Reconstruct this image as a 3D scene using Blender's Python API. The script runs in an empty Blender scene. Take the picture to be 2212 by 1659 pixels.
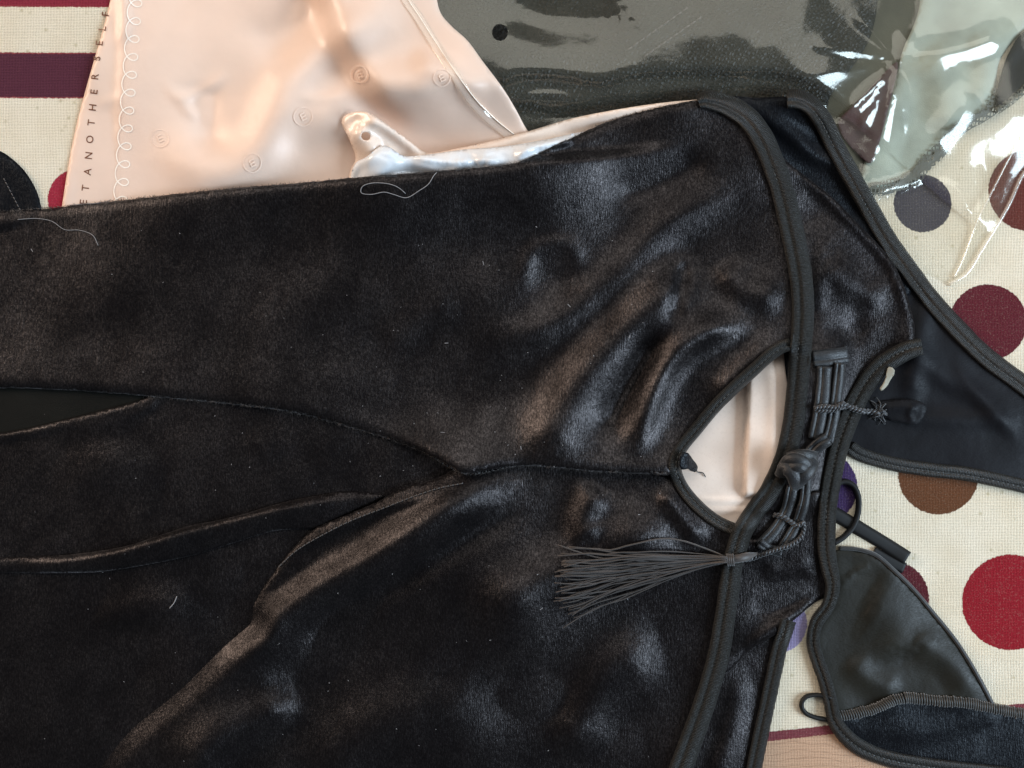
import bpy, math, random
import numpy as np
from mathutils import Vector
from mathutils.geometry import delaunay_2d_cdt

random.seed(7)
RNG = np.random.default_rng(11)
S = 0.0002            # metres per plan unit: everything lies on a table, laid out in a plan 2212 x 1659 units
CAMH = 0.44           # camera height over the table
scene = bpy.context.scene
COL = scene.collection

# ------------------------------------------------------------------ camera, world, lamps, exposure
cam_d = bpy.data.cameras.new('camera')
cam_d.sensor_width = 36.0
cam_d.lens = 36.0 * CAMH / (2212 * S)
cam_d.clip_start = 0.01
cam_d.clip_end = 50
cam = bpy.data.objects.new('camera', cam_d)
COL.objects.link(cam)
cam.location = (0, 0, CAMH)
scene.camera = cam

world = bpy.data.worlds.new('World')
scene.world = world
world.use_nodes = True
wb = world.node_tree.nodes['Background']
wb.inputs[0].default_value = (0.80, 0.82, 0.88, 1)
wb.inputs[1].default_value = 0.10

def area(name, loc, target, sx, sy, watts, col):
    d = bpy.data.lights.new(name, 'AREA')
    d.shape = 'RECTANGLE'
    d.size, d.size_y, d.energy, d.color = sx, sy, watts, col
    o = bpy.data.objects.new(name, d)
    COL.objects.link(o)
    o.location = loc
    o.rotation_euler = (Vector(target) - Vector(loc)).to_track_quat('-Z', 'Y').to_euler()
    return o
area('ceiling_light', (0.10, 1.02, 1.05), (0.10, 0.80, 0.0), 2.0, 1.2, 13.0, (1.0, 0.98, 0.94))
area('window_light', (-1.85, 0.95, 0.62), (0.0, 0.05, 0), 0.9, 0.8, 31.0, (1.0, 0.78, 0.62))
area('window_light_cool', (1.35, -0.30, 0.80), (0.0, -0.05, 0), 0.7, 0.8, 31.0, (0.66, 0.83, 1.0))

scene.view_settings.view_transform = 'Standard'
scene.view_settings.look = 'None'
scene.view_settings.gamma = 1
scene.view_settings.exposure = 0.30
scene.render.engine = 'CYCLES'
scene.cycles.transparent_max_bounces = 16
scene.render.resolution_x, scene.render.resolution_y = 1024, 768

# ------------------------------------------------------------------ height raster (the pile that later cloth drapes over)
CELL, PAD = 4, 400
NX, NY = (2212 + 2 * PAD) // CELL + 1, (1659 + 2 * PAD) // CELL + 1
GX, GY = np.meshgrid(np.arange(NX) * CELL - PAD, np.arange(NY) * CELL - PAD)
H = np.zeros((NY, NX))                          # millimetres

_fx = np.fft.fftfreq(NX)[None, :]
_fy = np.fft.fftfreq(NY)[:, None]
def blur(A, sig, sigy=None):                    # sigma in plan units
    sx = sig / CELL
    sy = (sigy if sigy else sig) / CELL
    k = np.exp(-2 * (math.pi ** 2) * ((_fx * sx) ** 2 + (_fy * sy) ** 2))
    return np.real(np.fft.ifft2(np.fft.fft2(A) * k))
def maxf(A, r):
    n = max(1, int(round(r / CELL)))
    B = A.copy()
    for k in range(1, n + 1):
        B[:, k:] = np.maximum(B[:, k:], A[:, :-k]); B[:, :-k] = np.maximum(B[:, :-k], A[:, k:])
    C = B.copy()
    for k in range(1, n + 1):
        C[k:] = np.maximum(C[k:], B[:-k]); C[:-k] = np.maximum(C[:-k], B[k:])
    return C
def noise(sig, seed, sigy=None):
    a = np.random.default_rng(seed).standard_normal((NY, NX))
    b = blur(a, sig, sigy)
    return b / b.std()
def samp(A, x, y):
    fx = np.clip((np.asarray(x, float) + PAD) / CELL, 0, NX - 1.001)
    fy = np.clip((np.asarray(y, float) + PAD) / CELL, 0, NY - 1.001)
    ix, iy = fx.astype(int), fy.astype(int)
    u, v = fx - ix, fy - iy
    return (A[iy, ix] * (1 - u) * (1 - v) + A[iy, ix + 1] * u * (1 - v) +
            A[iy + 1, ix] * (1 - u) * v + A[iy + 1, ix + 1] * u * v)

def spline(pts, closed=False, step=8.0):
    p = np.array(pts, float)
    n = len(p)
    out = []
    rng = n if closed else n - 1
    for i in range(rng):
        if closed:
            a, b, c, d = p[i - 1], p[i], p[(i + 1) % n], p[(i + 2) % n]
        else:
            b, c = p[i], p[i + 1]
            a = p[i - 1] if i > 0 else 2 * b - c
            d = p[i + 2] if i + 2 < n else 2 * c - b
        L = np.linalg.norm(c - b)
        # centripetal Catmull-Rom
        t01 = max(np.linalg.norm(b[:2] - a[:2]), 1e-3) ** .5
        t12 = max(np.linalg.norm(c[:2] - b[:2]), 1e-3) ** .5
        t23 = max(np.linalg.norm(d[:2] - c[:2]), 1e-3) ** .5
        m1 = (c - b) + t12 * ((b - a) / t01 - (c - a) / (t01 + t12))
        m2 = (c - b) + t12 * ((d - c) / t23 - (d - b) / (t12 + t23))
        k = max(2, int(round(L / step)))
        for j in range(k):
            t = j / k
            out.append((2 * t ** 3 - 3 * t ** 2 + 1) * b + (t ** 3 - 2 * t ** 2 + t) * m1 +
                       (-2 * t ** 3 + 3 * t ** 2) * c + (t ** 3 - t ** 2) * m2)
    if not closed:
        out.append(p[-1])
    return np.array(out)

def inside(px, py, poly):
    r = np.zeros(np.shape(px), bool)
    x0, y0 = poly[:, 0], poly[:, 1]
    x1, y1 = np.roll(x0, -1), np.roll(y0, -1)
    for a, b, c, d in zip(x0, y0, x1, y1):
        if b == d:
            continue
        m = ((b > py) != (d > py)) & (px < (c - a) * (py - b) / (d - b) + a)
        r ^= m
    return r

def near(path, X, Y):
    """distance, signed side and parameter of the nearest path sample"""
    D = np.full(X.shape, 1e18); K = np.zeros(X.shape, int)
    for k, (a, b) in enumerate(path[:, :2]):
        d = (X - a) ** 2 + (Y - b) ** 2
        m = d < D
        D[m] = d[m]; K[m] = k
    t = np.gradient(path[:, :2], axis=0)
    q = path[K]
    tx, ty = t[K, 0], t[K, 1]
    side = np.sign(tx * (Y - q[..., 1]) - ty * (X - q[..., 0]))
    return np.sqrt(D), side, K / max(1, len(path) - 1)

def ridge(pts, amp, w, w2=None, taper=0.25, mode='gauss'):
    """raised fold along a path; w is the width on one side of it, w2 on the other"""
    w2 = w2 or w
    path = spline(pts, step=10)
    W = 3.2 * max(w, w2)
    i0 = max(0, int((path[:, 0].min() - W + PAD) / CELL)); i1 = min(NX, int((path[:, 0].max() + W + PAD) / CELL) + 1)
    j0 = max(0, int((path[:, 1].min() - W + PAD) / CELL)); j1 = min(NY, int((path[:, 1].max() + W + PAD) / CELL) + 1)
    R = np.zeros((NY, NX))
    d, s, t = near(path, GX[j0:j1, i0:i1].astype(float), GY[j0:j1, i0:i1].astype(float))
    ww = np.where(s > 0, w, w2)
    g = np.exp(-(d / ww) ** 2)
    if mode == 'sharp':
        g = np.exp(-np.abs(d / ww) ** 1.25)
    if taper > 0:
        e = np.clip(np.minimum(t, 1 - t) / taper, 0, 1)
        g *= e * e * (3 - 2 * e)
    R[j0:j1, i0:i1] = amp * g
    return R
def bump(cx, cy, amp, rx, ry=None, ang=0):
    ry = ry or rx
    c, s = math.cos(math.radians(ang)), math.sin(math.radians(ang))
    u = (GX - cx) * c + (GY - cy) * s
    v = -(GX - cx) * s + (GY - cy) * c
    return amp * np.exp(-(u / rx) ** 2 - (v / ry) ** 2)
def sstep(a):
    a = np.clip(a, 0, 1)
    return a * a * (3 - 2 * a)

def W3(x, y, z):
    """plan units + height in mm -> metres; the plan is measured along the lines of sight, so higher points sit nearer the axis"""
    z = np.asarray(z, float) * 0.001
    k = S * (1 - z / CAMH)
    return np.stack([(np.asarray(x, float) - 1106) * k, (829.5 - np.asarray(y, float)) * k, z], -1)

# ------------------------------------------------------------------ object helpers
def mesh_obj(name, verts, faces, mat, parent=None, uv=None, smooth=True, solid=0.0):
    me = bpy.data.meshes.new(name)
    me.from_pydata([tuple(v) for v in verts], [], [tuple(f) for f in faces])
    if uv is not None:
        lay = me.uv_layers.new(name='UVMap')
        idx = np.empty(len(me.loops), int); me.loops.foreach_get('vertex_index', idx)
        lay.data.foreach_set('uv', np.asarray(uv, float)[idx].ravel())
    if smooth:
        me.polygons.foreach_set('use_smooth', [True] * len(me.polygons))
    me.materials.append(mat)
    me.update()
    o = bpy.data.objects.new(name, me)
    COL.objects.link(o)
    if parent:
        o.parent = parent
        p, off = parent, Vector((0, 0, 0))
        while p:
            off += p.location; p = p.parent
        o.location = -off
    if solid:
        m = o.modifiers.new('thickness', 'SOLIDIFY')
        m.thickness = solid * 0.001; m.offset = -1
    return o
def thing(name, label, cat, at=(1106, 829), group=None):
    o = bpy.data.objects.new(name, None)
    COL.objects.link(o)
    o.empty_display_size = 0.02
    o.location = tuple(W3(at[0], at[1], 0.0))
    o['label'] = label; o['category'] = cat
    if group: o['group'] = group
    return o
def tag(o, label, cat, group=None):
    o['label'] = label; o['category'] = cat
    if group: o['group'] = group
    return o

def drape(relief, t, grow=18, soft=14):
    base = blur(maxf(H, grow), soft)
    return np.maximum(base + relief, H) + t

def sheet(name, outline, mat, parent=None, relief=0.0, t=0.8, sp=8, edge=None, grow=18, soft=14, holes=(), step=8,
          solid=0.6, raise_h=True, fuzz=0.0, fade=None):
    global H
    out = spline(outline, True, step)
    if fuzz:
        out = out + RNG.normal(0, fuzz, out.shape)
    hs = [spline(h, True, 4) for h in holes]
    if fade is not None:
        t = .08 + (t - .08) * fade
    Z = drape(relief, t, grow, soft)
    if fade is not None:
        Z = fade * Z + (1 - fade) * (H - 1.2)         # tucks in under the cloth beside it
    x0, y0 = out.min(0) - 8; x1, y1 = out.max(0) + 8
    M = np.zeros((NY, NX), bool)
    i0, i1 = max(0, int((x0 + PAD) / CELL)), min(NX, int((x1 + PAD) / CELL) + 2)
    j0, j1 = max(0, int((y0 + PAD) / CELL)), min(NY, int((y1 + PAD) / CELL) + 2)
    M[j0:j1, i0:i1] = inside(GX[j0:j1, i0:i1], GY[j0:j1, i0:i1], out)
    if edge:
        eh, ew = edge[:2]
        X, Y = GX[j0:j1, i0:i1].astype(float), GY[j0:j1, i0:i1].astype(float)
        d, _, _ = near(out, X, Y)
        d = np.where(M[j0:j1, i0:i1], d, 0)
        q = np.clip(1 - d / ew, 0, 1)
        drop = eh * (1 - np.sqrt(np.clip(1 - q * q, 0, 1)))
        if fade is not None:
            drop = drop * fade[j0:j1, i0:i1]
            t = t[j0:j1, i0:i1]
        Z[j0:j1, i0:i1] = np.maximum(Z[j0:j1, i0:i1] - drop, np.minimum(Z[j0:j1, i0:i1], H[j0:j1, i0:i1] + (t * 0.6 if fade is None else -9.0)))
    # points
    gx = np.arange(x0, x1, sp); gy = np.arange(y0, y1, sp * 0.87)
    PX, PY = np.meshgrid(gx, gy)
    PX[1::2] += sp / 2
    px, py = PX.ravel(), PY.ravel()
    px = px + RNG.uniform(-.15, .15, px.shape) * sp; py = py + RNG.uniform(-.15, .15, py.shape) * sp
    ok = inside(px, py, out)
    for h in hs:
        ok &= ~inside(px, py, h)
    px, py = px[ok], py[ok]
    allb = np.concatenate([out] + hs)
    dmin = np.full(px.shape, 1e9)
    for a, b in allb:
        dmin = np.minimum(dmin, (px - a) ** 2 + (py - b) ** 2)
    ok = dmin > (0.45 * sp) ** 2
    px, py = px[ok], py[ok]
    pts = [Vector((float(a), float(b))) for a, b in allb] + [Vector((float(a), float(b))) for a, b in zip(px, py)]
    edges, o = [], 0
    for loop in [out] + hs:
        n = len(loop)
        edges += [(o + i, o + (i + 1) % n) for i in range(n)]
        o += n
    vs, es, fs, *_ = delaunay_2d_cdt(pts, edges, [], 0, 1e-4)
    V = np.array([(v.x, v.y) for v in vs])
    F = np.array([tuple(f) for f in fs])
    c = V[F].mean(1)
    keep = inside(c[:, 0], c[:, 1], out)
    for h in hs:
        keep &= ~inside(c[:, 0], c[:, 1], h)
    F = F[keep]
    # wind so that the normal points up (plan y runs down)
    a, b, d = V[F[:, 0]], V[F[:, 1]], V[F[:, 2]]
    cr = (b[:, 0] - a[:, 0]) * (d[:, 1] - a[:, 1]) - (b[:, 1] - a[:, 1]) * (d[:, 0] - a[:, 0])
    F[cr > 0] = F[cr > 0][:, ::-1]
    z = samp(Z, V[:, 0], V[:, 1])
    P = W3(V[:, 0], V[:, 1], z)
    ob = mesh_obj(name, P, F, mat, parent, uv=V * S, solid=solid)
    if raise_h:
        for h in hs:
            M &= ~inside(GX, GY, h)
        H = np.where(M, np.maximum(H, Z), H)
    return ob

def smooth1(a, n):
    if n < 1: return a
    k = np.exp(-np.linspace(-2, 2, 2 * n + 1) ** 2); k /= k.sum()
    return np.convolve(np.pad(a, n, mode='edge'), k, 'valid')

def strip(name, path, width, mat, parent, height=2.2, groove=0.2, lobes=True, t=0.3, stitch=None, raise_h=True, step=6,
          follow=None, wob=0.03, flat=False):
    """a ribbon-like trim swept along a path; its cross-section has two rounded ribs and a sewn groove"""
    global H
    wid = np.array([p[2] if len(p) > 2 else width for p in path], float)
    pp = spline([(p[0], p[1], w) for p, w in zip(path, wid)], step=step)
    c, w = pp[:, :2], pp[:, 2]
    if wob:
        w = w * (1 + wob * smooth1(RNG.standard_normal(len(w)), 4))
    tn = np.gradient(c, axis=0); tn /= np.linalg.norm(tn, axis=1)[:, None] + 1e-9
    nr = np.stack([-tn[:, 1], tn[:, 0]], 1)
    Hm = maxf(H, width * 0.25)
    zc = smooth1(samp(Hm, c[:, 0], c[:, 1]), follow if follow is not None else 5)
    zc = np.maximum(zc, smooth1(samp(H, c[:, 0], c[:, 1]), 2)) + t
    if flat:
        ss = np.linspace(-1, 1, 9)
        prof = 0.25 + 0.75 * np.clip(1 - np.abs(ss) ** 6, 0, 1)
    else:
        ss = np.linspace(-1, 1, 17)
        if lobes:
            ca, ra, cb, rb = (-1 + groove) / 2, (1 + groove) / 2, (1 + groove) / 2, (1 - groove) / 2
            fa = np.sqrt(np.clip(1 - ((ss - ca) / ra) ** 2, 0, 1)); fb = 0.86 * np.sqrt(np.clip(1 - ((ss - cb) / rb) ** 2, 0, 1))
            prof = np.maximum(np.maximum(fa ** .6, fb ** .6), 0)
            prof = np.where(np.abs(ss) > .999, 0, np.maximum(prof, 0.42 * np.sqrt(1 - ss ** 2)))
        else:
            prof = np.sqrt(np.clip(1 - ss ** 2, 0, 1)) ** .8
    n, m = len(c), len(ss)
    X = c[:, None, 0] + nr[:, None, 0] * ss[None] * w[:, None] / 2
    Y = c[:, None, 1] + nr[:, None, 1] * ss[None] * w[:, None] / 2
    # edge follows the cloth below, centre rides over it
    hz = samp(H, X, Y)
    hz = np.apply_along_axis(smooth1, 0, hz, 3)
    Zb = np.maximum(zc[:, None] * (1 - 0.35 * ss[None] ** 2) + hz * 0.35 * ss[None] ** 2, hz)
    Z = Zb + height * prof[None] + np.where(np.abs(ss) > .999, -0.6, 0)[None]
    P = W3(X, Y, Z).reshape(-1, 3)
    L = np.concatenate([[0], np.cumsum(np.linalg.norm(np.diff(c, axis=0), axis=1))]) * S
    UV = np.stack([np.repeat(L, m), np.tile(ss * 0.5 * width * S, n)], 1)
    F = []
    for i in range(n - 1):
        for j in range(m - 1):
            a = i * m + j
            F.append((a, a + 1, a + m + 1, a + m))
    # end caps
    F.append(tuple(range(m))[::-1]); F.append(tuple((n - 1) * m + j for j in range(m)))
    F = [f[::-1] for f in F]
    nf = np.cross(P[F[0][1]] - P[F[0][0]], P[F[0][2]] - P[F[0][0]])
    mid = F[len(F) // 2]
    nf = np.cross(P[mid[1]] - P[mid[0]], P[mid[2]] - P[mid[0]])
    if nf[2] < 0: F = [f[::-1] for f in F]
    ob = mesh_obj(name, P, F, mat, parent, uv=UV)
    if stitch:
        sv, sf = [], []
        pitch, ln, smat = 11.0, 7.0, stitch
        cum = L / S
        k = pitch
        while k < cum[-1] - pitch:
            i = int(np.searchsorted(cum, k)) - 1
            f = (k - cum[i]) / max(1e-6, cum[i + 1] - cum[i])
            q = c[i] * (1 - f) + c[i + 1] * f
            off = (groove * w[i] / 2) + random.uniform(-.6, .6)
            q = q + nr[i] * off
            zz = zc[i] + height * 0.45
            u, v = tn[i] * ln / 2, nr[i] * 1.1
            b = len(sv)
            for (du, dv, dz) in ((-1, -1, 0.1), (-1, 1, 0.1), (1, 1, 0.1), (1, -1, 0.1), (-.6, 0, .38), (.6, 0, .38)):
                e = q + u * du + v * dv
                sv.append(W3(e[0], e[1], zz + dz))
            sf += [(b, b + 4, b + 1), (b + 1, b + 4, b + 5, b + 2), (b + 2, b + 5, b + 3), (b + 3, b + 5, b + 4, b)]
            k += pitch
        st = mesh_obj('stitching', sv, sf, smat, ob)
        st['kind'] = 'stuff'
    if raise_h:
        bx = (int((X.min() + PAD) / CELL) - 1, int((X.max() + PAD) / CELL) + 2, int((Y.min() + PAD) / CELL) - 1, int((Y.max() + PAD) / CELL) + 2)
        i0, i1, j0, j1 = max(0, bx[0]), min(NX, bx[1]), max(0, bx[2]), min(NY, bx[3])
        d, s, tt = near(pp, GX[j0:j1, i0:i1].astype(float), GY[j0:j1, i0:i1].astype(float))
        k = np.clip((tt * (n - 1)).round().astype(int), 0, n - 1)
        m_ = d < w[k] / 2
        H[j0:j1, i0:i1] = np.where(m_, np.maximum(H[j0:j1, i0:i1], zc[k] + height * 0.8), H[j0:j1, i0:i1])
    return ob

def tube(name, pts3, r, mat, parent=None, sides=8, flat=1.0, closed=False, step=6, taper=None, link=True):
    """pts3 = (plan x, plan y, height mm); r in plan units"""
    p = spline(pts3, closed, step)
    P = W3(p[:, 0], p[:, 1], p[:, 2])
    n = len(P)
    T = np.gradient(P, axis=0)
    if closed:
        T = np.roll(P, -1, 0) - np.roll(P, 1, 0)
    T /= np.linalg.norm(T, axis=1)[:, None] + 1e-12
    up = np.array([0, 0, 1.0])
    A = np.cross(T, up); la = np.linalg.norm(A, axis=1)[:, None]
    A = np.where(la < 1e-3, np.array([1.0, 0, 0]), A / (la + 1e-12))
    B = np.cross(A, T)
    rr = np.full(n, r * S) if taper is None else r * S * np.interp(np.linspace(0, 1, n), np.linspace(0, 1, len(taper)), taper)
    V, F = [], []
    L = np.concatenate([[0], np.cumsum(np.linalg.norm(np.diff(P, axis=0), axis=1))])
    UV = []
    for i in range(n):
        for k in range(sides):
            a = 2 * math.pi * k / sides
            V.append(P[i] + A[i] * math.cos(a) * rr[i] + B[i] * math.sin(a) * rr[i] * flat)
            UV.append((L[i], k / sides * 0.006))
    rng = n if closed else n - 1
    for i in range(rng):
        for k in range(sides):
            a, b = i * sides + k, i * sides + (k + 1) % sides
            c_, d_ = ((i + 1) % n) * sides + (k + 1) % sides, ((i + 1) % n) * sides + k
            F.append((a, b, c_, d_)[::-1])
    if not closed:
        F.append(tuple(range(sides))); F.append(tuple((n - 1) * sides + k for k in range(sides))[::-1])
    if not link:
        return V, F
    return mesh_obj(name, V, F, mat, parent, uv=UV)

def joined(name, parts, mat, parent=None):
    V, F = [], []
    for v, f in parts:
        b = len(V)
        V += list(v); F += [tuple(i + b for i in q) for q in f]
    return mesh_obj(name, V, F, mat, parent)

def top(x, y, dz=0.0):
    return float(samp(H, x, y)) + dz

def cord(name, path, r, mat, parent, pitch=16, lift=0.0):
    """two plies twisted round each other, lying on the pile"""
    p = spline(path, step=3)
    z = smooth1(samp(maxf(H, 4), p[:, 0], p[:, 1]), 6) + r * S * 1000 * 1.2 + lift
    L = np.concatenate([[0], np.cumsum(np.linalg.norm(np.diff(p[:, :2], axis=0), axis=1))])
    tn = np.gradient(p[:, :2], axis=0); tn /= np.linalg.norm(tn, axis=1)[:, None] + 1e-9
    parts = []
    for ph in (0, math.pi):
        a = 2 * math.pi * L / pitch + ph
        q = np.stack([p[:, 0] - tn[:, 1] * np.cos(a) * r * .62, p[:, 1] + tn[:, 0] * np.cos(a) * r * .62, z + np.sin(a) * r * S * 1000 * .62], 1)
        parts.append(tube('', q, r * .62, None, sides=6, step=3.2, link=False))
    return joined(name, parts, mat, parent)

# ------------------------------------------------------------------ materials
def new_mat(name):
    m = bpy.data.materials.new(name)
    m.use_nodes = True
    nt = m.node_tree
    return m, nt, nt.nodes['Principled BSDF'], nt.nodes['Material Output']
def nd(nt, typ, **kw):
    n = nt.nodes.new(typ)
    for k, v in kw.items():
        setattr(n, k, v)
    return n
def texco(nt, scale=(1, 1, 1), kind='Object', rot=(0, 0, 0)):
    tc = nd(nt, 'ShaderNodeTexCoord'); mp = nd(nt, 'ShaderNodeMapping')
    nt.links.new(tc.outputs[kind], mp.inputs[0])
    mp.inputs['Scale'].default_value = scale
    mp.inputs['Rotation'].default_value = rot
    return mp.outputs[0]
def nz(nt, vec, scale=1.0, detail=2.0, rough=0.5):
    n = nd(nt, 'ShaderNodeTexNoise')
    nt.links.new(vec, n.inputs['Vector'])
    n.inputs['Scale'].default_value = scale; n.inputs['Detail'].default_value = detail; n.inputs['Roughness'].default_value = rough
    return n.outputs['Fac']
def rng(nt, v, a, b, c, d):
    n = nd(nt, 'ShaderNodeMapRange')
    nt.links.new(v, n.inputs[0])
    for i, x in zip((1, 2, 3, 4), (a, b, c, d)): n.inputs[i].default_value = x
    return n.outputs[0]
def math_(nt, op, a, b=None, clamp=False):
    n = nd(nt, 'ShaderNodeMath', operation=op)
    n.use_clamp = clamp
    for i, v in enumerate((a, b)):
        if v is None: continue
        if isinstance(v, (int, float)): n.inputs[i].default_value = v
        else: nt.links.new(v, n.inputs[i])
    return n.outputs[0]
def mixc(nt, fac, a, b):
    n = nd(nt, 'ShaderNodeMix', data_type='RGBA')
    for s, v in ((n.inputs[0], fac), (n.inputs[6], a), (n.inputs[7], b)):
        if isinstance(v, (int, float)): s.default_value = v
        elif isinstance(v, tuple): s.default_value = (*v, 1) if len(v) == 3 else v
        else: nt.links.new(v, s)
    return n.outputs[2]
def bumpn(nt, h, strength, dist, normal=None):
    n = nd(nt, 'ShaderNodeBump')
    nt.links.new(h, n.inputs['Height'])
    n.inputs['Strength'].default_value = strength; n.inputs['Distance'].default_value = dist
    if normal: nt.links.new(normal, n.inputs['Normal'])
    return n.outputs[0]

def velvet(name, base=(0.0042, 0.0037, 0.0040), sheen=0.09, tint=(1.0, 0.90, 0.89), spark=1.0, spec=.46):
    """pile cloth: fine fibres, and crushed patches where the pile leans another way and catches the light"""
    m, nt, p, out = new_mat(name)
    fib = nz(nt, texco(nt, (1700, 560, 800)), 1, 3, .7)
    cord_ = nz(nt, texco(nt, (2600, 240, 800)), 1, 1, .5)
    grain = nz(nt, texco(nt), 1300, 2, .7)
    blot = nz(nt, texco(nt, (1, .8, 1)), 70, 6, .68)
    blot2 = nz(nt, texco(nt), 17, 4, .6)
    nap = math_(nt, 'MULTIPLY', rng(nt, blot, .36, .64, .45, 1.1), rng(nt, blot2, .36, .62, .6, 1.1))
    sp = math_(nt, 'MULTIPLY', rng(nt, fib, .42, .68, 0.5, 1.6), rng(nt, grain, .40, .62, .65, 1.3))
    k = math_(nt, 'MULTIPLY', nap, sp)
    p.inputs['Base Color'].default_value = (*base, 1)
    nt.links.new(rng(nt, fib, .3, .7, .31, .43), p.inputs['Roughness'])
    nt.links.new(math_(nt, 'MULTIPLY', k, 1.0 * spec), p.inputs['Specular IOR Level'])
    p.inputs['Specular Tint'].default_value = (*tint, 1)
    nt.links.new(math_(nt, 'MULTIPLY', math_(nt, 'ADD', k, .06), sheen), p.inputs['Sheen Weight'])
    p.inputs['Sheen Roughness'].default_value = 0.35
    p.inputs['Sheen Tint'].default_value = (*tint, 1)
    b1 = bumpn(nt, blot2, .05, .016)
    b1 = bumpn(nt, blot, .10, .005, b1)
    b2 = bumpn(nt, math_(nt, 'ADD', math_(nt, 'ADD', fib, cord_), grain), .26 * spark, .0006, b1)
    nt.links.new(b2, p.inputs['Normal'])
    return m
def satin(name, base, rough=0.42, spec=0.4, sheen=0.15, fine=900, bstr=.25):
    m, nt, p, out = new_mat(name)
    f = nz(nt, texco(nt, (fine, fine * 1.7, fine)), 1, 2, .6)
    big = nz(nt, texco(nt), 45, 3, .6)
    nt.links.new(mixc(nt, rng(nt, big, .3, .7, 0, 1), tuple(c * .8 for c in base), tuple(c * 1.25 for c in base)), p.inputs['Base Color'])
    nt.links.new(rng(nt, f, .3, .7, rough - .06, rough + .12), p.inputs['Roughness'])
    p.inputs['Specular IOR Level'].default_value = spec
    p.inputs['Sheen Weight'].default_value = sheen
    p.inputs['Sheen Roughness'].default_value = .5
    b0 = bumpn(nt, big, .3, .002)
    nt.links.new(bumpn(nt, f, bstr, .0003, b0), p.inputs['Normal'])
    return m
def ribbed(name, base=(0.0080, 0.0073, 0.0058)):
    m, nt, p, out = new_mat(name)
    uv = texco(nt, (1, 1, 1), 'UV')
    w = nd(nt, 'ShaderNodeTexWave', wave_type='BANDS', bands_direction='X')
    nt.links.new(uv, w.inputs[0]); w.inputs['Scale'].default_value = 480; w.inputs['Distortion'].default_value = 1.6
    w.inputs['Detail'].default_value = 2; w.inputs['Detail Scale'].default_value = 2
    f = nz(nt, texco(nt, (3200, 700, 1), 'UV'), 1, 3, .65)
    big = nz(nt, texco(nt), 70, 3, .6)
    h = math_(nt, 'ADD', w.outputs['Fac'], math_(nt, 'MULTIPLY', f, 1.6))
    p.inputs['Base Color'].default_value = (*base, 1)
    nt.links.new(mixc(nt, rng(nt, f, .42, .70, 0, 1), tuple(c * .7 for c in base), tuple(c * 2.2 for c in base)), p.inputs['Base Color'])
    nt.links.new(rng(nt, big, .3, .7, .36, .56), p.inputs['Roughness'])
    p.inputs['Specular IOR Level'].default_value = .30
    p.inputs['Sheen Weight'].default_value = .05
    nt.links.new(bumpn(nt, h, .6, .0005), p.inputs['Normal'])
    return m
def thread(name, base, rough=.6):
    m, nt, p, out = new_mat(name)
    f = nz(nt, texco(nt), 1800, 2)
    nt.links.new(mixc(nt, f, tuple(c * .6 for c in base), tuple(min(1, c * 1.5) for c in base)), p.inputs['Base Color'])
    p.inputs['Roughness'].default_value = rough
    p.inputs['Sheen Weight'].default_value = .3
    return m

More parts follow.
